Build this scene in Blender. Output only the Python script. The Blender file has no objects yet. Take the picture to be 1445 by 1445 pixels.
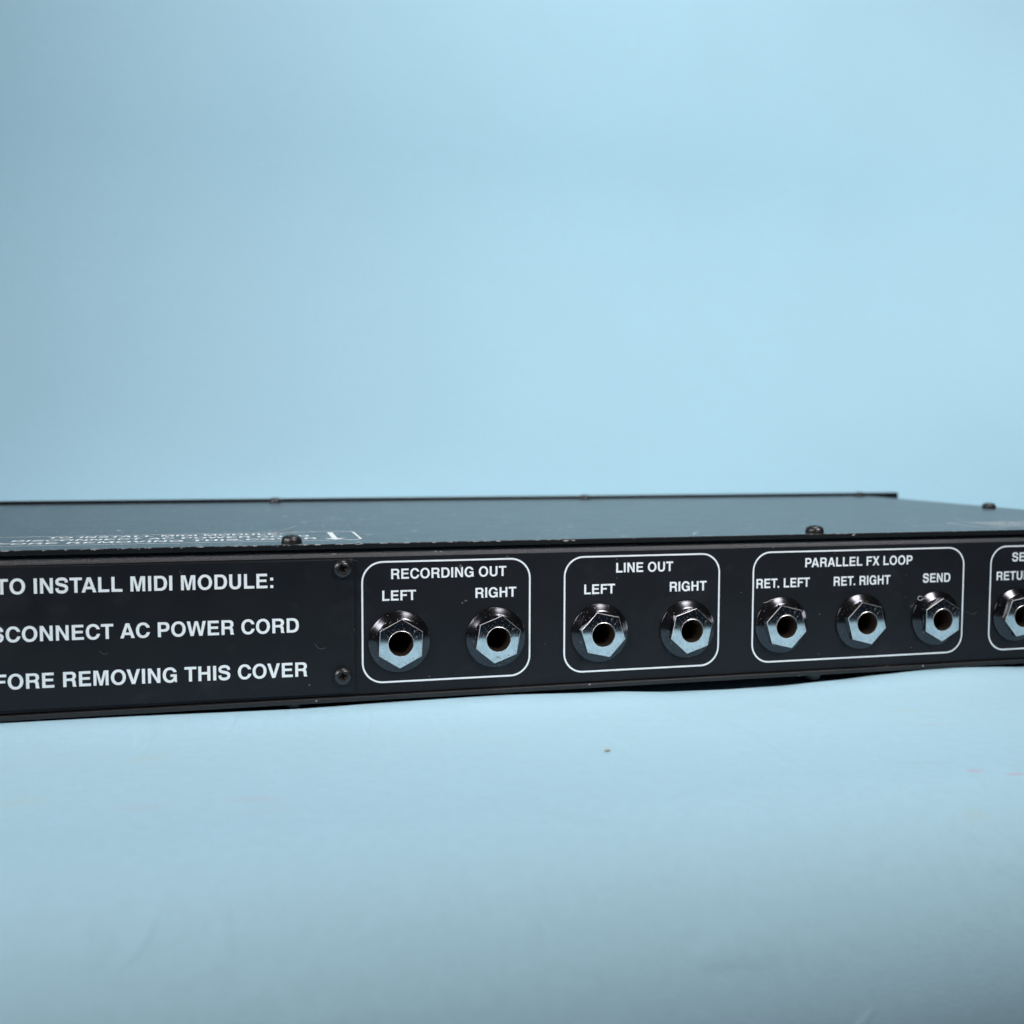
import bpy, bmesh, math, random
from mathutils import Matrix, Vector
random.seed(7)
MM = 0.001
ZO = 16.7                      # millimetres from the resting plane up to the jack centre line
sc = bpy.context.scene
COL = sc.collection

# ------------------------------------------------------------------ camera
def W(x, y, z):
    return Vector((x * MM, y * MM, (z + ZO) * MM))
cam_d = bpy.data.cameras.new('camera')
cam = bpy.data.objects.new('camera', cam_d); COL.objects.link(cam)
r_ = Vector((0.96965509, -0.24446138, 0.00276253))
u_ = Vector((0.01335808, 0.06426089, 0.99784372))
f_ = Vector((0.24411178, 0.96752735, -0.06557644))
M = Matrix((r_, u_, -f_)).transposed().to_4x4()
M.translation = W(-37.207, -265.318, 50.848)
cam.matrix_world = M
cam_d.sensor_width = 36
cam_d.lens = 1480.8 / 1445 * 36
cam_d.clip_start = 0.005; cam_d.clip_end = 50
cam_d.dof.use_dof = True
cam_d.dof.focus_distance = 0.266
cam_d.dof.aperture_fstop = 16
sc.camera = cam

# ------------------------------------------------------------------ light
world = bpy.data.worlds.new('World'); sc.world = world
world.use_nodes = True
bg = world.node_tree.nodes['Background']
bg.inputs[0].default_value = (0.40, 0.55, 0.85, 1)
bg.inputs[1].default_value = 0.018

def softbox(name, pos, target, sx, sy, watts, color=(1, 1, 1), spread=180):
    d = bpy.data.lights.new(name, 'AREA'); d.shape = 'RECTANGLE'
    d.size = sx * MM; d.size_y = sy * MM; d.energy = watts; d.color = color
    d.spread = math.radians(spread)
    o = bpy.data.objects.new(name, d); COL.objects.link(o)
    p, t = W(*pos), W(*target)
    o.location = p
    o.rotation_euler = (t - p).to_track_quat('-Z', 'Y').to_euler()
    return o
softbox('key_softbox', (330, -500, 520), (60, 130, 0), 250, 250, 0.185, (1.0, 0.985, 0.975), spread=26)
softbox('front_left_softbox', (-545, -430, 400), (-40, 70, 0), 280, 280, 0.14, (0.995, 0.985, 1.0), spread=28)
softbox('left_softbox', (-700, -100, 400), (40, 0, 0), 300, 320, 2.3, (0.985, 0.99, 1.0))
softbox('added_overhead_fill', (200, -150, 900), (150, 0, 0), 300, 300, 0.40, (1.0, 0.99, 0.985), spread=70)  # added lamp without a known source, fills the table from above
softbox('added_backdrop_fill', (1100, -100, 500), (800, 690, 300), 300, 300, 1.15, spread=90)  # added to lift the right of the backdrop, no such lamp known
softbox('added_backdrop_top_fill', (300, 150, 1100), (350, 690, 200), 400, 300, 2.6, spread=110)  # added high up only to brighten the backdrop
softbox('added_backdrop_left_fill', (-200, 100, 900), (100, 690, 300), 400, 300, 0.52, spread=90)  # another added lamp, fills the left of the backdrop

sc.view_settings.view_transform = 'Standard'
sc.view_settings.look = 'None'
sc.view_settings.exposure = 0
sc.view_settings.gamma = 1

# ------------------------------------------------------------------ materials
class NT:
    def __init__(self, name):
        self.m = bpy.data.materials.new(name); self.m.use_nodes = True
        self.t = self.m.node_tree; self.b = self.t.nodes['Principled BSDF']
        self.tc = self.n('ShaderNodeTexCoord')
    def n(self, typ, **kw):
        o = self.t.nodes.new(typ)
        for k, v in kw.items(): setattr(o, k, v)
        return o
    def l(self, a, b): self.t.links.new(a, b)
    def set(self, **kw):
        for k, v in kw.items():
            self.b.inputs[k.replace('_', ' ')].default_value = v
    def mapping(self, scale=(1, 1, 1), loc=(0, 0, 0), rot=(0, 0, 0)):
        mp = self.n('ShaderNodeMapping')
        mp.inputs['Scale'].default_value = scale; mp.inputs['Location'].default_value = loc
        mp.inputs['Rotation'].default_value = rot
        self.l(self.tc.outputs['Object'], mp.inputs[0]); return mp.outputs[0]
    def noise(self, scale, detail=3, rough=.5, vec=None, dist=0):
        o = self.n('ShaderNodeTexNoise')
        o.inputs['Scale'].default_value = scale; o.inputs['Detail'].default_value = detail
        o.inputs['Roughness'].default_value = rough; o.inputs['Distortion'].default_value = dist
        self.l(vec if vec is not None else self.tc.outputs['Object'], o.inputs['Vector'])
        return o.outputs['Fac']
    def ramp(self, src, a, b, va=0.0, vb=1.0):
        o = self.n('ShaderNodeMapRange'); o.clamp = True
        for k, v in (('From Min', a), ('From Max', b), ('To Min', va), ('To Max', vb)):
            o.inputs[k].default_value = v
        self.l(src, o.inputs['Value']); return o.outputs['Result']
    def math(self, op, a, b=None):
        o = self.n('ShaderNodeMath', operation=op)
        for i, v in enumerate((a, b)):
            if v is None: continue
            if isinstance(v, (int, float)): o.inputs[i].default_value = v
            else: self.l(v, o.inputs[i])
        return o.outputs[0]
    def mix(self, fac, a, b):
        o = self.n('ShaderNodeMix', data_type='RGBA')
        if isinstance(fac, (int, float)): o.inputs[0].default_value = fac
        else: self.l(fac, o.inputs[0])
        for i, v in ((6, a), (7, b)):
            if isinstance(v, tuple): o.inputs[i].default_value = (*v, 1)
            else: self.l(v, o.inputs[i])
        return o.outputs[2]
    def bump(self, h, strength=.3, dist=.0002, prev=None):
        o = self.n('ShaderNodeBump')
        o.inputs['Strength'].default_value = strength; o.inputs['Distance'].default_value = dist
        self.l(h, o.inputs['Height'])
        if prev is not None: self.l(prev, o.inputs['Normal'])
        return o.outputs[0]
    def voro(self, scale, rnd=1.0, vec=None):
        o = self.n('ShaderNodeTexVoronoi'); o.inputs['Scale'].default_value = scale
        o.inputs['Randomness'].default_value = rnd
        self.l(vec if vec is not None else self.tc.outputs['Object'], o.inputs['Vector'])
        return o.outputs['Distance'], o.outputs['Color']
    def specks(self, cell, size, density):
        """round specks: a Voronoi cell keeps one only where its random value is high"""
        d, c = self.voro(cell)
        sep = self.n('ShaderNodeSeparateColor'); self.l(c, sep.inputs[0])
        keep = self.math('GREATER_THAN', sep.outputs[0], 1 - density)
        rad = self.math('MULTIPLY', sep.outputs[1], size)
        inside = self.math('LESS_THAN', d, rad)
        return self.math('MULTIPLY', keep, inside)

def black_paint(name, base, rough, grain, wav=.25, specks=(900, .22, .05), speck_col=(.45, .47, .48), spec=.5, dark_specks=False, smear_amt=.06, rv=.06):
    k = NT(name)
    sp = k.specks(*specks)
    sp2 = k.specks(specks[0] * .37, specks[1] * .8, specks[2] * .5)
    spk = k.math('MAXIMUM', sp, sp2)
    smear = k.ramp(k.noise(60, 6, .7, dist=.6), .56, .80, 0, smear_amt)
    base2 = k.mix(smear, base, (.22, .22, .23))
    colr = k.mix(spk, base2, speck_col)
    if dark_specks:
        ds = k.specks(360, .22, .35)
        colr = k.mix(ds, colr, (.004, .004, .004))
    k.l(colr, k.b.inputs['Base Color'])
    rn = k.ramp(k.noise(90, 5, .6), .3, .7, rough - rv, rough + rv)
    k.l(k.math('MAXIMUM', rn, k.math('MULTIPLY', spk, .9)), k.b.inputs['Roughness'])
    k.set(Specular_IOR_Level=spec)
    b1 = k.bump(k.noise(grain[0], 3, .6), grain[1], .0001)
    b2 = k.bump(k.noise(14, 2, .5), wav, .0006, b1)
    k.l(b2, k.b.inputs['Normal'])
    return k.m

M_PANEL = black_paint('rear panel black paint', (.0048, .0056, .0085), .48, (2600, .22), specks=(900, .14, .04), speck_col=(.16, .17, .18), spec=.33)
M_PLATE = black_paint('module cover black paint', (.0052, .0060, .0088), .46, (2400, .18), specks=(950, .14, .045), speck_col=(.16, .17, .18), spec=.33)
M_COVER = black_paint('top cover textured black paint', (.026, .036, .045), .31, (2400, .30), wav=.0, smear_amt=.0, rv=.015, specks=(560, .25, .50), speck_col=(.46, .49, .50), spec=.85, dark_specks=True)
M_BODY = black_paint('chassis black paint', (.010, .010, .011), .5, (2000, .3))
M_FRONT = black_paint('front panel black anodised', (.008, .008, .009), .35, (2600, .1), spec=.3)

def bend_mat():
    k = NT('pebbled black bend with lit tone')
    k.set(Base_Color=(.060, .058, .063, 1), Specular_IOR_Level=.8)  # paler than the panel paint: light caught by the bend is in this colour
    sp = k.specks(520, .2, .05)
    k.l(k.mix(sp, (.060, .058, .063), (.4, .4, .4)), k.b.inputs['Base Color'])
    k.set(Roughness=.52)
    k.l(k.bump(k.noise(1500, 3, .7), 1.0, .0003), k.b.inputs['Normal'])
    return k.m
M_BEND = bend_mat()

def chipped_edge():
    k = NT('chipped black cover edge')
    geo = k.n('ShaderNodeSeparateXYZ'); k.l(k.tc.outputs['Object'], geo.inputs[0])
    # worn paint hugging the upper arris of the sheet edge
    top = k.ramp(geo.outputs[2], (25.02 + ZO) * MM, (25.50 + ZO) * MM)
    nz = k.noise(1150, 4, .75, k.mapping((.5, 1, 1.6)))
    big = k.noise(28, 3, .6)
    lim = k.math('ADD', k.ramp(big, .35, .7, .57, .44), k.math('MULTIPLY', k.math('SUBTRACT', 1.0, top), .22))
    lim = k.math('ADD', lim, k.ramp(geo.outputs[0], .008, .06, 0, .065))
    chip = k.ramp(k.math('SUBTRACT', nz, lim), 0, .03)
    k.l(k.mix(chip, (.009, .010, .011), (.33, .33, .32)), k.b.inputs['Base Color'])
    k.l(k.ramp(chip, 0, 1, .45, .8), k.b.inputs['Roughness'])
    k.set(Specular_IOR_Level=.15)
    k.l(k.bump(nz, .4, .0002), k.b.inputs['Normal'])
    return k.m
M_EDGE = chipped_edge()

def ink_mat():
    k = NT('white printed ink')
    n = k.ramp(k.noise(1500, 3, .6), .3, .75)
    k.l(k.mix(n, (.93, .95, .96), (.84, .87, .89)), k.b.inputs['Base Color'])
    k.set(Roughness=.5)
    return k.m
M_INK = ink_mat()
def ink_top():
    k = NT('faded white ink on the cover')
    n = k.ramp(k.noise(900, 3, .6), .35, .7)
    k.l(k.mix(n, (.90, .92, .93), (.66, .70, .72)), k.b.inputs['Base Color'])
    k.set(Roughness=.55)
    return k.m
M_INKTOP = ink_top()

def metal(name, col, rough, mott=.0, bump=.05, dirt=.0):
    k = NT(name)
    k.set(Metallic=1.0)
    n = k.noise(700, 5, .65)
    n2 = k.noise(2600, 3, .6)
    spots = k.math('MAXIMUM', k.specks(1500, .30, dirt), k.specks(3200, .34, min(1, dirt * 5))) if dirt else None
    c = k.mix(k.ramp(n, .38, .72), col, tuple(v * .80 for v in col))
    if spots is not None: c = k.mix(spots, c, (.30, .27, .25))
    k.l(c, k.b.inputs['Base Color'])
    r = k.ramp(n2, .35, .75, rough, rough + mott)
    if spots is not None: r = k.math('MAXIMUM', r, k.math('MULTIPLY', spots, .6))
    k.l(r, k.b.inputs['Roughness'])
    k.l(k.bump(n, bump, .00005), k.b.inputs['Normal'])
    return k.m
M_NUT = metal('worn chrome', (.80, .82, .84), .035, .05, .02, dirt=.10)
M_WASHER = metal('dark chrome', (.062, .062, .070), .13, .08, .04, dirt=.03)
M_WASHER.node_tree.nodes['Principled BSDF'].inputs['Metallic'].default_value = .92
M_RUB = metal('rubbed chrome edge', (.78, .77, .78), .36, .1)
M_BUSH = metal('bushing metal', (.62, .58, .54), .22, .1)
M_SLEEVE = metal('dull brown contact sleeve', (.24, .185, .145), .50, .1)
M_BLACKHOLE = NT('unlit socket plastic'); M_BLACKHOLE.set(Base_Color=(.004, .004, .004, 1), Roughness=.8); M_BLACKHOLE = M_BLACKHOLE.m
M_SCREW = black_paint('black oxide screw', (.010, .010, .011), .34, (3000, .15), specks=(1400, .2, .06), spec=.7)
M_WORN = NT('worn bare recess metal'); M_WORN.set(Base_Color=(.13, .115, .10, 1), Metallic=.6, Roughness=.45); M_WORN = M_WORN.m
def simple(name, col, rough=.8, spec=.3):
    k = NT(name)
    n = k.ramp(k.noise(2500, 3, .6), .3, .7)
    k.l(k.mix(n, col, tuple(v * .75 for v in col)), k.b.inputs['Base Color'])
    k.set(Roughness=rough, Specular_IOR_Level=spec); return k.m
M_LINT = simple('pale lint', (.62, .61, .60))
M_CRUMB = simple('tan crumb', (.50, .43, .31))
M_SCUFF = simple('chalky scuff', (.36, .34, .30))
M_GREY = simple('grey smear', (.11, .112, .115))

def paper_mat():
    k = NT('pale blue backdrop paper')
    sep = k.n('ShaderNodeSeparateXYZ'); k.l(k.tc.outputs['Object'], sep.inputs[0])
    BASE = (.486, .745, .876)
    c = k.mix(k.ramp(k.noise(9, 4, .55), .3, .75), BASE, tuple(v * .965 for v in BASE))
    c = k.mix(k.ramp(k.noise(420, 3, .6), .35, .8), c, tuple(v * .93 for v in BASE))
    def blob(x, y, rx, ry, ang, colr, amt, src):
        mp = k.n('ShaderNodeMapping', vector_type='TEXTURE')
        mp.inputs['Location'].default_value = (x * MM, y * MM, 0)
        mp.inputs['Rotation'].default_value = (0, 0, math.radians(ang))
        mp.inputs['Scale'].default_value = (rx * MM, ry * MM, 1)
        k.l(k.tc.outputs['Object'], mp.inputs[0])
        s = k.n('ShaderNodeSeparateXYZ'); k.l(mp.outputs[0], s.inputs[0])
        d = k.math('SQRT', k.math('ADD', k.math('POWER', s.outputs[0], 2.0), k.math('POWER', s.outputs[1], 2.0)))
        d = k.math('ADD', d, k.ramp(k.noise(260, 4, .7), 0, 1, -.7, .7))
        return k.mix(k.ramp(d, .1, 1.0, amt, 0), src, colr)
    PK, YE, GR = (.62, .42, .52), (.55, .60, .42), (.25, .38, .44)
    for a in STAINS:
        c = blob(a[0], a[1], a[2], a[3], a[4], {'p': PK, 'y': YE, 'g': GR}[a[5]], a[6], c)
    dk = k.specks(95, .045, .12)
    c = k.mix(k.math('MULTIPLY', dk, .5), c, (.16, .22, .26))
    k.l(c, k.b.inputs['Base Color'])
    k.set(Roughness=.78, Specular_IOR_Level=.25)
    b1 = k.bump(k.noise(1500, 3, .65), .55, .00014)
    b2 = k.bump(k.noise(120, 4, .6, dist=.4), .16, .0005, b1)
    crease = k.noise(75, 2, .5, k.mapping((1, .28, 1), rot=(0, 0, math.radians(-32))), dist=.5)
    b3 = k.bump(k.ramp(crease, .60, .70), .32, .0004, b2)
    k.l(b3, k.b.inputs['Normal'])
    return k.m
STAINS = [  # x, y, rx, ry, angle, tint, amount   (millimetres on the table)
    (105.8, -84.7, 2.6, 1.3, -14, 'p', .50), (112.6, -88.0, 3.0, 1.1, -8, 'p', .65),
    (-36.6, -68, 7, 3.0, -15, 'p', .16), (-56.6, -67.8, 6, 2.2, 0, 'p', .15), (-34, -75, 6, 2.5, 0, 'p', .10),
    (-58, -36.5, 6, 3, 12, 'y', .16), (-79, -60, 6, 3.0, 20, 'y', .16), (122, -40, 5, 2.5, 0, 'y', .16),
    (95, -99, 4, 2.6, 0, 'y', .14), (-51.5, -140, 2, 3, 0, 'y', .35), (100, -78, 7, 1.8, -15, 'g', .10),
    (120, -52, 7, 1.0, -10, 'p', .16), (20, -90, 12, 2.6, -25, 'g', .06),
]
M_PAPER = paper_mat()

# ------------------------------------------------------------------ mesh helpers
def link(name, me, mat, parent=None, label=None, mats=None):
    o = bpy.data.objects.new(name, me); COL.objects.link(o)
    if me is not None and not me.materials:
        for m in (mats or [mat]): me.materials.append(m)
    if parent is not None: o.parent = parent
    if label: o['label'] = label
    return o
def from_bm(name, bm, mat, parent=None, label=None, smooth=False, mats=None):
    me = bpy.data.meshes.new(name); bmesh.ops.recalc_face_normals(bm, faces=bm.faces)
    bm.to_mesh(me); bm.free()
    if smooth:
        for p in me.polygons: p.use_smooth = True
        me.set_sharp_from_angle(angle=math.radians(32))
    return link(name, me, mat, parent, label, mats)
def box_bm(bm, x0, x1, y0, y1, z0, z1, bevel=0, seg=2):
    v = [bm.verts.new(W(x, y, z)) for x in (x0, x1) for y in (y0, y1) for z in (z0, z1)]
    fs = [(0, 1, 3, 2), (4, 6, 7, 5), (0, 4, 5, 1), (2, 3, 7, 6), (0, 2, 6, 4), (1, 5, 7, 3)]
    faces = [bm.faces.new([v[i] for i in f]) for f in fs]
    if bevel:
        es = {e for f in faces for e in f.edges}
        bmesh.ops.bevel(bm, geom=list(es), offset=bevel * MM, segments=seg, profile=.5, affect='EDGES')
    return bm
DG = None
def fill2d(loops, extrude=0.0):
    """fills closed 2D loops (even-odd, so inner loops are holes); returns vertices and faces; depth along +z if extruded"""
    cu = bpy.data.curves.new('fill', 'CURVE'); cu.dimensions = '2D'; cu.fill_mode = 'BOTH' if extrude else 'FRONT'
    cu.extrude = extrude
    for lp in loops:
        s = cu.splines.new('POLY'); s.points.add(len(lp) - 1)
        for p, q in zip(s.points, lp): p.co = (q[0], q[1], 0, 1)
        s.use_cyclic_u = True
    o = bpy.data.objects.new('fill', cu); me = bpy.data.meshes.new_from_object(o)
    vs = [tuple(v.co) for v in me.vertices]; fs = [tuple(p.vertices) for p in me.polygons]
    bpy.data.objects.remove(o); bpy.data.meshes.remove(me); bpy.data.curves.remove(cu)
    return vs, fs

# ------------------------------------------------------------------ lettering: bold grotesque capitals on a 1000-unit em
def sup(cx, cy, rx, ry, a0, a1, n=18, e=2.25):
    out = []
    for i in range(n + 1):
        a = math.radians(a0 + (a1 - a0) * i / n); c, s = math.cos(a), math.sin(a)
        out.append((cx + rx * math.copysign(abs(c) ** (2 / e), c), cy + ry * math.copysign(abs(s) ** (2 / e), s)))
    return out
def catmull(P, n=6):
    out = []
    Q = [P[0]] + P + [P[-1]]
    for i in range(1, len(Q) - 2):
        for k in range(n):
            t = k / n; a, b, c, d = Q[i - 1], Q[i], Q[i + 1], Q[i + 2]
            out.append(tuple(.5 * (2 * b[j] + (c[j] - a[j]) * t + (2 * a[j] - 5 * b[j] + 4 * c[j] - d[j]) * t * t + (3 * b[j] - a[j] - 3 * c[j] + d[j]) * t ** 3) for j in (0, 1)))
    out.append(P[-1]); return out
def stroke(P, w0, wm):
    C = catmull(P); L, R_ = [], []
    for i, p in enumerate(C):
        a, b = C[max(i - 1, 0)], C[min(i + 1, len(C) - 1)]
        dx, dy = b[0] - a[0], b[1] - a[1]; d = math.hypot(dx, dy) or 1
        w = wm if abs(p[1] - 365) > 130 else wm * 1.05
        L.append((p[0] - dy / d * w, p[1] + dx / d * w)); R_.append((p[0] + dy / d * w, p[1] - dx / d * w))
    return L + R_[::-1]
def rect(x0, x1, y0, y1): return [(x0, y0), (x0, y1), (x1, y1), (x1, y0)]
G = {}
G['A'] = (722, [[(20, 0), (276, 718), (449, 718), (702, 0), (541, 0), (494, 152), (232, 152), (181, 0)], [(274, 277), (451, 277), (364, 545)]])
G['B'] = (722, [[(70, 0), (70, 718)] + sup(440, 535, 195, 183, 90, -50, 12) + sup(440, 202, 232, 202, 55, -90, 14),
                [(214, 435), (214, 597)] + sup(410, 516, 75, 81, 90, -90, 10), [(214, 123), (214, 316)] + sup(420, 219.5, 95, 96.5, 90, -90, 10)])
def cshape(cx, rx, irx, yt, yb):
    a = math.degrees(math.asin((yt - 359) / 378)); b = math.degrees(math.asin((359 - yb) / 378))
    a2 = math.degrees(math.asin((yt - 359) / 250)); b2 = math.degrees(math.asin((359 - yb) / 250))
    return sup(cx, 359, rx, 378, a, 360 - b, 40, 2.15) + sup(cx, 359, irx, 250, 360 - b2, a2, 34, 2.15)
G['C'] = (722, [cshape(378, 334, 184, 470, 266)])
G['D'] = (722, [[(70, 0), (70, 718)] + sup(365, 359, 320, 359, 90, -90, 24, 2.3), [(220, 126), (220, 592)] + sup(345, 359, 187, 233, 90, -90, 20, 2.3)])
G['E'] = (667, [[(73, 0), (73, 718), (607, 718), (607, 590), (223, 590), (223, 432), (575, 432), (575, 309), (223, 309), (223, 129), (622, 129), (622, 0)]])
G['F'] = (611, [[(74, 0), (74, 718), (584, 718), (584, 590), (224, 590), (224, 425), (534, 425), (534, 302), (224, 302), (224, 0)]])
G['G'] = (778, [sup(385, 359, 342, 378, 19, 308, 40, 2.15) + [(618, 72), (632, 0), (712, 0), (712, 392), (410, 392), (410, 268), (572, 268)] + sup(385, 359, 192, 250, 325, 29, 34, 2.15)])
G['H'] = (722, [[(70, 0), (70, 718), (220, 718), (220, 440), (503, 440), (503, 718), (653, 718), (653, 0), (503, 0), (503, 312), (220, 312), (220, 0)]])
G['I'] = (278, [rect(64, 214, 0, 718)])
G['L'] = (611, [[(73, 0), (73, 718), (223, 718), (223, 130), (583, 130), (583, 0)]])
G['M'] = (833, [[(69, 0), (69, 718), (286, 718), (417, 210), (547, 718), (765, 718), (765, 0), (625, 0), (625, 570), (485, 0), (349, 0), (209, 570), (209, 0)]])
G['N'] = (722, [[(69, 0), (69, 718), (225, 718), (511, 227), (511, 718), (653, 718), (653, 0), (501, 0), (211, 500), (211, 0)]])
G['O'] = (778, [sup(389, 359, 347, 378, 0, 350, 40, 2.1), sup(389, 359, 197, 250, 0, 350, 36, 2.1)])
G['P'] = (667, [[(73, 0), (73, 718)] + sup(400, 487, 230, 231, 90, -90, 16) + [(223, 256), (223, 0)], [(223, 380), (223, 594)] + sup(375, 487, 105, 107, 90, -90, 12)])
G['R'] = (722, [[(76, 0), (76, 718)] + sup(430, 515, 234, 203, 90, -50, 14) + [(610, 322), (636, 270), (645, 200), (650, 100), (660, 50), (684, 24), (684, 0), (520, 0), (505, 40), (500, 110), (495, 190), (478, 250), (440, 278), (400, 283), (226, 283), (226, 0)],
                [(226, 402), (226, 596)] + sup(400, 499, 112, 97, 90, -90, 12)])
G['S'] = (667, [stroke([(546, 492), (528, 585), (445, 655), (330, 668), (205, 650), (128, 590), (114, 520), (140, 452), (225, 410), (335, 380), (450, 346), (530, 292), (548, 212), (515, 120), (430, 64), (335, 50), (210, 66), (130, 130), (106, 236)], 70, 70)])
G['T'] = (611, [[(231, 0), (231, 590), (21, 590), (21, 718), (592, 718), (592, 590), (381, 590), (381, 0)]])
G['U'] = (722, [[(72, 718), (222, 718), (222, 280)] + sup(361, 270, 139, 162, 180, 360, 16) + [(500, 280), (500, 718), (651, 718), (651, 270)] + sup(361, 262, 290, 281, 360, 180, 24)])
G['V'] = (667, [[(15, 718), (178, 718), (335, 205), (491, 718), (652, 718), (412, 0), (253, 0)]])
G['W'] = (944, [[(10, 718), (168, 718), (267, 215), (392, 718), (548, 718), (675, 215), (776, 718), (932, 718), (758, 0), (602, 0), (470, 545), (336, 0), (182, 0)]])
G['X'] = (667, [[(14, 0), (243, 370), (26, 718), (205, 718), (337, 490), (465, 718), (640, 718), (425, 365), (653, 0), (475, 0), (333, 238), (190, 0)]])
G[':'] = (333, [rect(92, 242, 0, 146), rect(92, 242, 370, 516)])
G['.'] = (278, [rect(64, 214, 0, 146)])
G[' '] = (278, [])
KERN = {('L', 'T'): -75, ('F', 'T'): -20, ('P', 'A'): -55, ('A', 'C'): -10, ('T', 'A'): -70, ('O', 'V'): -25, ('A', 'L'): -5, ('T', '.'): -60, ('A', 'R'): 0, ('R', 'T'): -20, ('F', 'O'): -15, ('F', 'X'): 0}
CACHE = {}
def glyph(c):
    if c not in CACHE: CACHE[c] = fill2d(G[c][1]) if G[c][1] else ([], [])
    return CACHE[c]
def layout(s):
    pos, x = [], 0
    for i, c in enumerate(s):
        if i: x += KERN.get((s[i - 1], c), 0)
        pos.append(x); x += G[c][0]
    return pos
def ink(c, right):
    xs = [p[0] for lp in G[c][1] for p in lp]; return max(xs) if right else min(xs)
def print_text(s, ref_i, x_ref, x_end, base, cap, place, name, mat, parent, label, th=.03):
    """ref_i: character whose left ink edge sits at x_ref; the last character's right ink edge sits at x_end"""
    pos = layout(s)
    u0, u1 = pos[ref_i] + ink(s[ref_i], False), pos[-1] + ink(s[-1], True)
    k = (x_end - x_ref) / (u1 - u0); kv = cap / 718.0
    bm = bmesh.new()
    for c, p in zip(s, pos):
        vs, fs = glyph(c)
        vv = [bm.verts.new(place(x_ref + (p + v[0] - u0) * k, base + v[1] * kv, th)) for v in vs]
        for f in fs:
            try: bm.faces.new([vv[i] for i in f])
            except ValueError: pass
    bmesh.ops.remove_doubles(bm, verts=bm.verts, dist=1e-6)
    return from_bm(name, bm, mat, parent, label)
def rounded(x0, x1, z0, z1, r, n=12):
    P = []
    for cx, cz, a in ((x1 - r, z1 - r, 0), (x0 + r, z1 - r, 90), (x0 + r, z0 + r, 180), (x1 - r, z0 + r, 270)):
        for i in range(n + 1):
            t = math.radians(a + 90 * i / n); P.append((cx + r * math.cos(t), cz + r * math.sin(t)))
    return P
def outline(x0, x1, z0, z1, r, w, wz, place, name, mat, parent, label=None, th=.03):
    a = rounded(x0 - w / 2, x1 + w / 2, z0 - wz / 2, z1 + wz / 2, r + w / 2); b = rounded(x0 + w / 2, x1 - w / 2, z0 + wz / 2, z1 - wz / 2, r - w / 2)
    bm = bmesh.new()
    va = [bm.verts.new(place(x, z, th)) for x, z in a]; vb = [bm.verts.new(place(x, z, th)) for x, z in b]
    for i in range(len(a)):
        j = (i + 1) % len(a); bm.faces.new((va[i], va[j], vb[j], vb[i]))
    return from_bm(name, bm, mat, parent, label)

# ------------------------------------------------------------------ backdrop paper: table top, front drape, rising sweep
ZP = -15.5
CONTOUR = [(-260, -15.2), (-94, -15.13), (-74, -15.22), (-24, -15.85), (-1, -15.5), (25, -15.3), (57, -16.1), (75, -17.1), (92, -17.4), (107, -17.3), (125, -16.6), (139, -15.75), (156, -14.95), (166, -14.9), (177, -15.3), (188, -15.8), (230, -16.2), (330, -15.8)]
def contour(x):
    if x <= CONTOUR[0][0]: return CONTOUR[0][1]
    for (a, za), (b, zb) in zip(CONTOUR, CONTOUR[1:]):
        if x <= b:
            t = (x - a) / (b - a); t = t * t * (3 - 2 * t) * .6 + t * .4; return za + (zb - za) * t
    return CONTOUR[-1][1]
def sst(a, b, x):
    t = min(1, max(0, (x - a) / (b - a))); return t * t * (3 - 2 * t)
def paper_profile():
    """list of (y, z) along the sheet from the hanging front edge to the top of the sweep"""
    R1, yc = 40.0, -83.0
    pts = []
    for z in (-420, -300, -200, -150): pts.append((yc - R1, ZP - R1 + (z + 150) - 8))
    for i in range(0, 41):
        a = math.radians(90 - 90 * i / 40); pts.append((yc - R1 * math.sin(a), ZP - R1 * (1 - math.cos(a))))
    y = -76.0
    while y < 40: pts.append((y, ZP)); y += 1.0 if -6 <= y < 10 else (2.0 if y >= -40 else 4.0)
    for y in (44, 60, 80, 110, 140, 170, 190, 210, 240, 280, 330): pts.append((float(y), ZP))
    R2, y2 = 330.0, 360.0
    for i in range(0, 25):
        a = math.radians(90 * i / 24); pts.append((y2 + R2 * math.sin(a), ZP + R2 * (1 - math.cos(a))))
    for z in (500, 750, 1000, 1400): pts.append((y2 + R2, float(z)))
    return pts
def build_paper():
    prof = paper_profile()
    xs = [-1300, -900, -600, -400, -320] + [-280 + 4 * i for i in range(161)] + [400, 480, 620, 900, 1300, 1700]
    vs, fs = [], []
    for (y, z) in prof:
        for x in xs:
            zz = z
            if -80 < y < 240:
                k = sst(-36, -2, y) * (1 - sst(0, 9, y))
                zz += (contour(x) - ZP) * k
                side = sst(-214, -190, x) * (1 - sst(266, 290, x))
                zz += -1.25 * sst(1, 9, y) * (1 - sst(200, 235, y)) * side
                zz += -2.2 * sst(-1, 6, y) * (1 - sst(22, 60, y)) * side
                d = (x + 84) * .50 + (y + 14) * .87; e = (x + 84) * .87 - (y + 14) * .50
                zz += .10 * math.exp(-(e / 9) ** 2 - (d / 7) ** 2) * math.sin(d * 1.5)
                zz += .22 * math.sin(x * .021 + y * .05) * sst(-80, -50, y) * (1 - sst(-20, -2, y))
            vs.append(tuple(W(x, y, zz)))
    n = len(xs)
    for j in range(len(prof) - 1):
        for i in range(n - 1):
            a = j * n + i; fs.append((a, a + 1, a + n + 1, a + n))
    me = bpy.data.meshes.new('backdrop_paper'); me.from_pydata(vs, [], fs)
    for p in me.polygons: p.use_smooth = True
    o = link('backdrop', me, M_PAPER)
    o['kind'] = 'structure'; o['label'] = 'pale blue paper backdrop sweeping from table up behind the unit'
    return o
build_paper()

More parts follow.
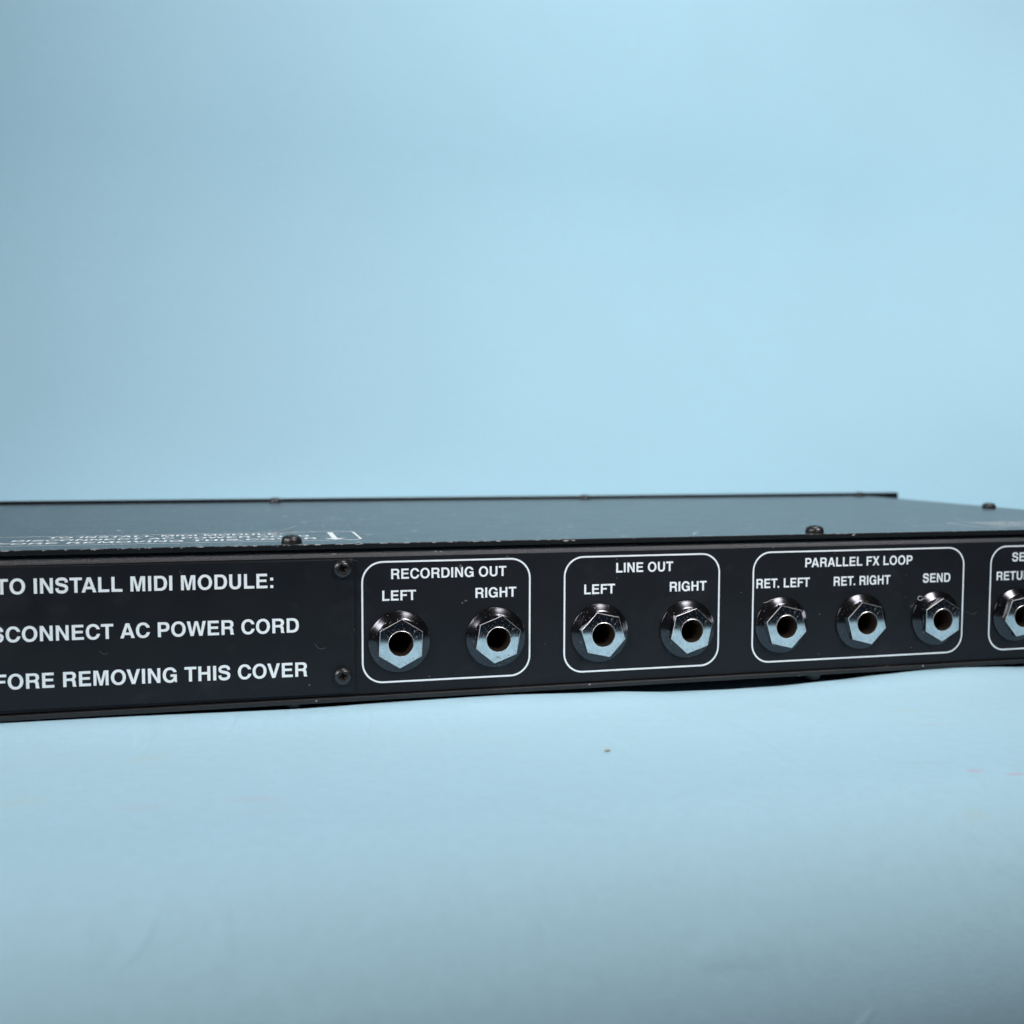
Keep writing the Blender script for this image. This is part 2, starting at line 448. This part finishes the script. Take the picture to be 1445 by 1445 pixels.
# ------------------------------------------------------------------ the rack unit
ZT, X0, X1, YD = 25.56, -174.0, 256.0, 191.0
unit = bpy.data.objects.new('rack_unit', None); COL.objects.link(unit)
unit['label'] = 'black one-space rack preamp seen from the back with rows of chrome jack sockets'
unit['category'] = 'audio unit'
JX = [0, 25.4, 54.1, 79.45, 107.9, 133.15, 157.85, 185.4, 210.8]
HEX = [-2.5, -9.5, 17, -12, 16, 15, 0, -20, 8]

# rear panel: pierced face, rolled top and bottom bends
def circle(cx, cz, r, n=40): return [(cx + r * math.cos(2 * math.pi * i / n), cz + r * math.sin(2 * math.pi * i / n)) for i in range(n)]
vs, fs = fill2d([[(X0, -13.15), (X0, 21.95), (X1, 21.95), (X1, -13.15)]] + [circle(x, 0, 4.2) for x in JX])
bm = bmesh.new()
vv = [bm.verts.new(W(v[0], 0, v[1])) for v in vs]
for f in fs: bm.faces.new([vv[i] for i in f])
rear = from_bm('rear_panel', bm, M_PANEL, unit)
bm = bmesh.new()
prof = [(0, 21.95)] + [(2.15 * (1 - math.cos(math.radians(a))), 21.95 + 2.05 * math.sin(math.radians(a))) for a in range(9, 91, 9)] + [(12, 24.0)]
cols = []
for x in [X0 + (X1 - X0) * i / 60 for i in range(61)]:
    cols.append([bm.verts.new(W(x, y, z)) for y, z in prof])
for a, b in zip(cols, cols[1:]):
    for i in range(len(prof) - 1): bm.faces.new((a[i], b[i], b[i + 1], a[i + 1]))
bend = from_bm('rolled_edge', bm, M_BEND, rear, smooth=True)

for xa in (X0, X1 - 1.2):
    bm = bmesh.new(); box_bm(bm, xa, xa + 1.2, .05, YD - 1, -13.3, 24.05)
    from_bm('chassis_side', bm, M_BODY, unit)

def cover_mesh(z0, z1, name, flip=False):
    bm = bmesh.new(); box_bm(bm, X0 - .3, X1 + .3, -1.15, YD, z0, z1, .22, 2)
    bm.faces.ensure_lookup_table()
    bm.normal_update()
    for f in bm.faces:
        c = f.calc_center_median(); f.material_index = 1 if c.y < -0.0009 * 1 and abs(f.normal.z) < .93 else 0
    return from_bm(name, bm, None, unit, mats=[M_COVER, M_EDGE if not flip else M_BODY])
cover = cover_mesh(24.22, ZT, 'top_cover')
bottom = cover_mesh(-14.72, -13.42, 'bottom_cover', True)
bottom.data.materials[0] = M_BODY

bm = bmesh.new(); box_bm(bm, -193, 275.2, YD + .3, YD + 4.3, -15.2, ZT + 1.35, .25, 2)
from_bm('front_panel', bm, M_FRONT, unit, 'black front faceplate whose ear sticks out past the chassis')

# cover plate of the module bay, turned a hair clockwise as in the photograph
TILT = -.0065
def on_plate(x, z, th=0): return W(x, -.85 - th, z + (x + 60) * TILT)
vs, fs = fill2d([rounded(-172, -11.4, -12.4, 21.75, .6, 4)])
bm = bmesh.new()
lp = rounded(-172, -11.4, -12.4, 21.75, .6, 4)
A = [bm.verts.new(W(x, -.85, z + (x + 60) * TILT * .35)) for x, z in lp]
B = [bm.verts.new(W(x, -.02, z + (x + 60) * TILT * .35)) for x, z in lp]
bm.faces.new(A)
es = []
for i in range(len(lp)):
    j = (i + 1) % len(lp); bm.faces.new((A[i], A[j], B[j], B[i]))
fr = [e for e in bm.edges if all(v in A for v in e.verts)]
bmesh.ops.bevel(bm, geom=fr, offset=.24 * MM, segments=2, affect='EDGES', profile=.5)
plate = from_bm('module_cover_plate', bm, M_PLATE, unit, 'black blanking plate printed with the module warning')

# ---- printing
on_panel = lambda x, z, th=0: W(x, -th, z)
on_top = lambda x, y, th=0: W(x, y, ZT + th)
def word(s, x0, x1, base, cap=2.64, ref=0):
    return print_text(s, ref, x0, x1, base, cap, on_panel, 'lettering', M_INK, rear, 'white printed words ' + s)
word('RECORDING OUT', -2.0, 28.25, 16.13)
word('LEFT', -4.3, 4.38, 10.60)
word('RIGHT', 19.98, 30.95, 10.56)
word('LINE OUT', 58.68, 75.12, 16.12)
word('LEFT', 49.68, 58.41, 10.52)
word('RIGHT', 74.2, 85.05, 10.50)
word('PARALLEL FX LOOP', 115.1, 149.62, 16.06)
word('RET. LEFT', 100.1, 116.62, 10.54)
word('RET. RIGHT', 124.22, 142.48, 10.50)
word('SEND', 153.24, 162.45, 10.58)
word('SERIES FX LOOP', 183.5, 213.3, 16.05)
word('RETURN', 178.3, 192.4, 10.48)
word('SEND', 206.2, 215.4, 10.5)
for a, b in ((-9.36, 34.62), (44.2, 88.8), (99.13, 166.88), (176.21, 220.9)):
    outline(a, b, -10.38, 20.6, 5.2, .46, .46, on_panel, 'printed_frame', M_INK, rear)
def pword(s, ref, x0, x1, base):
    return print_text(s, ref, x0, x1, base, 3.62, on_plate, 'lettering', M_INK, plate, 'white printed line ' + s)
pword('TO INSTALL MIDI MODULE:', 3, -86.15, -31.35, 15.07)
pword('DISCONNECT AC POWER CORD', 11, -67.26, -25.24, 3.78)
pword('BEFORE REMOVING THIS COVER', 7, -80.25, -23.28, -7.42)
def tword(s, x0, x1, base, cap=4.2):
    return print_text(s, 0, x0, x1, base, cap, on_top, 'lettering', M_INKTOP, cover, 'foreshortened white line ' + s)
tword('TO INSTALL MIDI MODULE:', -88.3, -28.0, 29.0)
tword('DISCONNECT AC POWER CORD', -95.4, -21.2, 21.3)
tword('BEFORE REMOVING THIS COVER', -104.6, -19.6, 13.4)
outline(-112, -8.4, 9.3, 35.4, 3.0, .62, .55, on_top, 'printed_frame', M_INKTOP, cover)
bm = bmesh.new()      # arrow pointing at the rear edge
vs, fs = fill2d([[(-15.7, 33.2), (-14.2, 33.2), (-14.2, 14.6), (-11.9, 14.6), (-14.95, 10.6), (-18.0, 14.6), (-15.7, 14.6)]])
vv = [bm.verts.new(on_top(v[0], v[1], .03)) for v in vs]
for f in fs: bm.faces.new([vv[i] for i in f])
from_bm('printed_arrow', bm, M_INKTOP, cover)
outline(180.4, 252, 8.9, 27.6, 2.5, .5, .45, on_top, 'printed_frame', M_INKTOP, cover)
# the illegible small print inside the right-hand frame: broken word-length strokes
bm = bmesh.new()
rnd = random.Random(3)
for row in range(7):
    y = 25.2 - row * 2.25
    x = 188.0 + rnd.random() * 1.5
    while x < 248:
        for _ in range(rnd.randint(3, 9)):
            w = .75
            h = 1.25
            k = rnd.random()
            q = [(x, y), (x + .36, y), (x + .36, y + h), (x, y + h)]
            bm.faces.new([bm.verts.new(on_top(a, b, .03)) for a, b in q])
            if k < .75:
                yy = y + rnd.choice((0, h * .45, h - .4))
                q = [(x + .36, yy), (x + w, yy), (x + w, yy + .4), (x + .36, yy + .4)]
                bm.faces.new([bm.verts.new(on_top(a, b, .03)) for a, b in q])
            x += w + .28
        x += .75
sp = from_bm('small_print', bm, M_INKTOP, cover); sp['kind'] = 'stuff'

# ------------------------------------------------------------------ lathe along -y for jack hardware
def lathe(prof, n=64, mat=0):
    bm = bmesh.new(); rings = []
    for r, y in prof:
        rings.append([bm.verts.new((r * MM * math.cos(2 * math.pi * i / n), -y * MM, r * MM * math.sin(2 * math.pi * i / n))) for i in range(n)])
    for a, b in zip(rings, rings[1:]):
        for i in range(n):
            j = (i + 1) % n; bm.faces.new((a[i], a[j], b[j], b[i]))
    return bm
# washer: thin outer land, then a cone rising to the nut
washer_prof = [(8.02, 0.0), (8.02, .34), (7.97, .46), (7.86, .53), (7.4, .78), (6.9, 1.07), (6.4, 1.37), (6.05, 1.59), (5.8, 1.66), (4.6, 1.66)]
bmw = lathe(washer_prof)
me_washer = bpy.data.meshes.new('washer'); bmesh.ops.recalc_face_normals(bmw, faces=bmw.faces); bmw.to_mesh(me_washer); bmw.free()
me_washer.materials.append(M_WASHER)
for p in me_washer.polygons: p.use_smooth = True
me_washer.set_sharp_from_angle(angle=math.radians(60))
# bushing: rim around the hole, tube through the panel, closed dark end
def bushing_mesh():
    prof = [(4.3, 1.0), (4.3, 3.30), (3.46, 3.42), (3.36, 3.43), (3.22, 3.52), (3.20, 3.50)]
    bm = lathe(prof, 56)
    bm.faces.ensure_lookup_table()
    for f in bm.faces[56 * 3:]: f.material_index = 3
    rings = []
    for r, y in [(3.20, 3.50), (3.20, 1.5), (3.20, -3), (3.2, -9), (3.2, -15)]:
        rings.append([bm.verts.new((r * MM * math.cos(2 * math.pi * i / 56), -y * MM, r * MM * math.sin(2 * math.pi * i / 56))) for i in range(56)])
    for a, b in zip(rings, rings[1:]):
        for i in range(56):
            j = (i + 1) % 56; f = bm.faces.new((a[i], a[j], b[j], b[i])); f.material_index = 1
    f = bm.faces.new(rings[-1]); f.material_index = 2
    me = bpy.data.meshes.new('jack_socket'); bmesh.ops.recalc_face_normals(bm, faces=bm.faces); bm.to_mesh(me); bm.free()
    for m in (M_NUT, M_SLEEVE, M_BLACKHOLE, M_RUB): me.materials.append(m)
    for p in me.polygons: p.use_smooth = True
    me.set_sharp_from_angle(angle=math.radians(30))
    return me
me_bush = bushing_mesh()
def nut_mesh(seed):
    rn = random.Random(seed)
    RC, rin = 6.32, 3.45
    n = 72; bm = bmesh.new()
    def hexr(t, R):
        a = (t - math.pi / 2) % (math.pi / 3) - math.pi / 6
        return R * math.cos(math.pi / 6) / math.cos(a)
    rows = []
    def row(fn, y):
        rr = []
        for i in range(n):
            t = 2 * math.pi * i / n + math.pi / 2
            r = fn(t)
            rr.append(bm.verts.new((r * MM * math.cos(t), -y(r, t) * MM, r * MM * math.sin(t))))
        rows.append(rr)
    RF = 6.32 * .5 + 6.32 * math.cos(math.pi / 6) * .5
    row(lambda t: hexr(t, RC), lambda r, t: 1.55)
    row(lambda t: hexr(t, RC), lambda r, t: 3.30)
    row(lambda t: hexr(t, RC) - .14, lambda r, t: 3.42)
    row(lambda t: min(hexr(t, RC) - .35, 5.45), lambda r, t: 3.42)
    row(lambda t: 4.4, lambda r, t: 3.42)
    row(lambda t: rin, lambda r, t: 3.42)
    row(lambda t: rin, lambda r, t: 3.0)
    for a, b in zip(rows, rows[1:]):
        for i in range(n):
            j = (i + 1) % n; bm.faces.new((a[i], a[j], b[j], b[i]))
    bm.faces.ensure_lookup_table()
    for f in bm.faces[n:2 * n]: f.material_index = 1
    me = bpy.data.meshes.new('nut'); bmesh.ops.recalc_face_normals(bm, faces=bm.faces); bm.to_mesh(me); bm.free()
    me.materials.append(M_NUT); me.materials.append(M_RUB)
    for p in me.polygons: p.use_smooth = True
    me.set_sharp_from_angle(angle=math.radians(4))
    return me
me_nut = nut_mesh(1)
JL = ['recording out left', 'recording out right', 'line out left', 'line out right', 'parallel loop return left', 'parallel loop return right', 'parallel loop send', 'series loop return', 'series loop send']
for i, x in enumerate(JX):
    jb = link('jack_socket', me_bush, None, unit, 'chrome jack socket under the words for ' + JL[i])
    jb.location = W(x, 0, 0)
    w = link('washer', me_washer, None, jb); w.rotation_euler = (0, random.uniform(0, 6), 0)
    nt = link('nut', me_nut, None, jb); nt.rotation_euler = (0, -math.radians(HEX[i]), 0)

# ------------------------------------------------------------------ screws
def screw_mesh(R, H, rec_depth, recess_w, rec_len):
    """pan head with a cross recess, axis along +z, base at z=0"""
    bm = bmesh.new(); n = 48; rings = []
    prof = [(R, 0), (R * 1.0, H * .30), (R * .97, H * .52), (R * .88, H * .76), (R * .72, H * .92), (R * .5, H), ]
    for r, z in prof:
        rings.append([bm.verts.new((r * math.cos(2 * math.pi * i / n) * MM, r * math.sin(2 * math.pi * i / n) * MM, z * MM)) for i in range(n)])
    for a, b in zip(rings, rings[1:]):
        for i in range(n):
            j = (i + 1) % n; bm.faces.new((a[i], a[j], b[j], b[i]))
    # cross-shaped ring inside the top ring
    def cross(t, L, wd):
        a = (t + math.pi / 4) % (math.pi / 2) - math.pi / 4
        r1 = L / max(1e-6, math.cos(a))
        r2 = (wd / 2) / max(1e-6, abs(math.sin(a)))
        return min(r1, r2, L) if abs(math.sin(a)) > 1e-6 else L
    c1 = [bm.verts.new((cross(2 * math.pi * i / n, rec_len, recess_w) * math.cos(2 * math.pi * i / n) * MM, cross(2 * math.pi * i / n, rec_len, recess_w) * math.sin(2 * math.pi * i / n) * MM, H * 1.0 * MM)) for i in range(n)]
    c2 = [bm.verts.new((v.co.x * .55, v.co.y * .55, (H - rec_depth) * MM)) for v in c1]
    for a, b in ((rings[-1], c1), (c1, c2)):
        for i in range(n):
            j = (i + 1) % n; f = bm.faces.new((a[i], a[j], b[j], b[i]))
            if a is c1: f.material_index = 1
    f = bm.faces.new(c2); f.material_index = 2
    me = bpy.data.meshes.new('screw'); bmesh.ops.recalc_face_normals(bm, faces=bm.faces); bm.to_mesh(me); bm.free()
    for m in (M_SCREW, M_WORN, M_BLACKHOLE): me.materials.append(m)
    for p in me.polygons: p.use_smooth = True
    me.set_sharp_from_angle(angle=math.radians(38))
    return me
me_pan = screw_mesh(2.6, 2.05, 1.2, 1.1, 1.55)
me_dome = screw_mesh(2.32, 1.75, 1.3, 1.15, 1.45)
for x, z, rot in ((-14.4, 19.25, 20), (-14.55, -8.0, 12)):
    s = link('screw', me_dome, None, plate); s.location = W(x, -.86, z)
    s.rotation_euler = (math.radians(90), 0, 0)
    s.rotation_euler = (Matrix.Rotation(math.radians(90), 3, 'X') @ Matrix.Rotation(math.radians(rot), 3, 'Z')).to_euler()
for x, y, rot in ((-170, 3.3, 5), (-26.6, 3.0, 10), (119.3, 2.6, 40), (250.5, 3.3, 25), (-26, 187, 0), (111.2, 187, 30), (251, 187, 60), (248.4, 92, 15), (-168, 187, 20), (-168, 92, 70)):
    s = link('screw', me_pan, None, cover); s.location = W(x, y, ZT - .02); s.rotation_euler = (0, 0, math.radians(rot))
for x, y in ((-26.6, 3.2), (119.9, 3.2), (-168, 3.2), (249, 3.2), (-26, 187), (115, 187), (248, 184), (-168, 187)):
    s = link('screw', me_pan, None, bottom); s.location = W(x, y, -14.70); s.rotation_euler = (math.pi, 0, 0)

# ------------------------------------------------------------------ scuffs stuck to the paint
def scuff(cx, cz, rx, rz, place, mat, parent, seed, th=.05, n=14):
    rn = random.Random(seed); bm = bmesh.new()
    P = [(cx + rx * (.55 + .6 * rn.random()) * math.cos(2 * math.pi * i / n), cz + rz * (.55 + .6 * rn.random()) * math.sin(2 * math.pi * i / n)) for i in range(n)]
    c = bm.verts.new(place(cx, cz, th + .06)); V = [bm.verts.new(place(a, b, th - .03)) for a, b in P]
    for i in range(n): bm.faces.new((c, V[i], V[(i + 1) % n]))
    return from_bm('scuff_mark', bm, mat, parent)
on_bend = lambda x, z, th=0: W(x, 2.15 * (1 - math.sqrt(max(0, 1 - ((z - 21.95) / 2.05) ** 2))) - th, z)
scuff(9.6, 23.0, .55, .30, on_bend, M_SCUFF, rear, 1); scuff(10.9, 22.95, .40, .22, on_bend, M_SCUFF, rear, 2)
scuff(16.4, 22.5, .55, .40, on_bend, M_GREY, rear, 5); scuff(16.1, 18.9, .55, .75, on_panel, M_GREY, rear, 6, .02)
scuff(28.5, 21.2, .5, .35, on_panel, M_GREY, rear, 21, .0); scuff(22.0, 22.6, .35, .25, on_bend, M_GREY, rear, 22)
scuff(-16.5, 22.9, .8, .12, on_bend, M_SCUFF, rear, 23); scuff(31.3, 5.2, .12, 1.2, on_panel, M_GREY, rear, 24, .0)
scuff(17.4, 9.9, .8, .5, on_panel, M_GREY, rear, 7, .0); scuff(16.5, 9.4, .5, .5, on_panel, M_GREY, rear, 8, .0)
on_lip = lambda x, z, th=0: W(x, -1.15 - th, z)
scuff(44.2, 25.15, .95, .26, on_lip, M_SCUFF, cover, 9, .03); scuff(46.2, 25.2, .6, .2, on_lip, M_SCUFF, cover, 10, .03)
scuff(129.5, 25.05, .5, .32, on_lip, M_SCUFF, cover, 11, .03)

# ------------------------------------------------------------------ lint and crumbs lying on things
def fibre(pts, r, label, mat=M_LINT, sides=5):
    C = []
    Q = [pts[0]] + pts + [pts[-1]]
    for i in range(1, len(Q) - 2):
        for k in range(8):
            t = k / 8; a, b, c, d = Q[i - 1], Q[i], Q[i + 1], Q[i + 2]
            C.append(Vector([.5 * (2 * b[j] + (c[j] - a[j]) * t + (2 * a[j] - 5 * b[j] + 4 * c[j] - d[j]) * t * t + (3 * b[j] - a[j] - 3 * c[j] + d[j]) * t ** 3) for j in range(3)]))
    C.append(Vector(pts[-1]))
    bm = bmesh.new(); rings = []
    for i, p in enumerate(C):
        t = (C[min(i + 1, len(C) - 1)] - C[max(i - 1, 0)]).normalized()
        s = t.cross(Vector((.3, .2, 1))).normalized(); q = t.cross(s)
        rings.append([bm.verts.new(W(*(p + (s * math.cos(2 * math.pi * k / sides) + q * math.sin(2 * math.pi * k / sides)) * r))) for k in range(sides)])
    for a, b in zip(rings, rings[1:]):
        for k in range(sides): bm.faces.new((a[k], a[(k + 1) % sides], b[(k + 1) % sides], b[k]))
    bm.faces.new(rings[0]); bm.faces.new(rings[-1])
    o = from_bm('lint_fibre', bm, mat, None, label, smooth=True)
    o['category'] = 'lint'; o['group'] = 'bits of lint stuck on the rack unit'
    return o
fibre([(-30.5, 36.5, ZT + .1), (-28, 40, ZT + .1), (-25.5, 46, ZT + .25), (-23.5, 50, ZT + .5)], .07, 'pale straight fibre lying on the cover behind the left screw head')
fibre([(152.3, -1.3, 6.6), (151.2, -1.6, 6.9), (150.6, -1.6, 6.2), (151.4, -1.6, 5.7), (152.6, -1.6, 6.2)], .09, 'tiny looped fibre caught on the washer under the word SEND')
fibre([(168.0, -.1, 1.6), (169.4, -.25, .9), (170.6, -.25, .8), (171.8, -.1, 1.3)], .05, 'short dull curl of lint right of the send jack outline', M_GREY)
fibre([(-21.4, -.95, .6), (-20.6, -1.1, -.5), (-19.6, -1.1, -.8), (-18.6, -.95, -.6)], .05, 'curled thread on the blank plate right of the word CORD', M_GREY)
fibre([(-53.3, -.95, 20.0), (-53.4, -1.1, 19.4), (-53.0, -1.1, 19.1), (-52.6, -.95, 19.6)], .05, 'tiny hooked thread above the word MODULE', M_GREY)
fibre([(102.2, -.5, 6.5), (103.2, -.9, 6.8), (104.2, -1.0, 7.3), (105.4, -1.0, 7.6)], .06, 'hair thin fibre on the washer under RET. LEFT')
fibre([(-72.0, -.95, 1.1), (-71.4, -1.1, .5), (-70.6, -1.1, .2), (-70.2, -.95, .5)], .05, 'short thread just under the words AC', M_GREY)
fibre([(-10.5, -.1, 20.9), (-12.6, -1.0, 21.8), (-12.0, -1.1, 20.8)], .05, 'fuzzy thread at the top right corner of the plate', M_GREY)

def crumb(x, y, r, label, seed):
    rn = random.Random(seed); bm = bmesh.new()
    bmesh.ops.create_icosphere(bm, subdivisions=3, radius=r * MM)
    for v in bm.verts:
        n = v.co.normalized(); k = 1 + .30 * math.sin(5 * n.x + seed) * math.cos(4 * n.y + 1) + .12 * rn.uniform(-1, 1)
        v.co = Vector((n.x * 1.6, n.y * 1.0, n.z * .62)) * r * MM * k
    o = from_bm('crumb', bm, M_CRUMB, None, label)
    o.location = W(x, y, ZP + r * .5); o['category'] = 'crumb'
    return o
crumb(37.4, -54.4, .38, 'tan crumb on the blue paper below the line out jacks', 2)
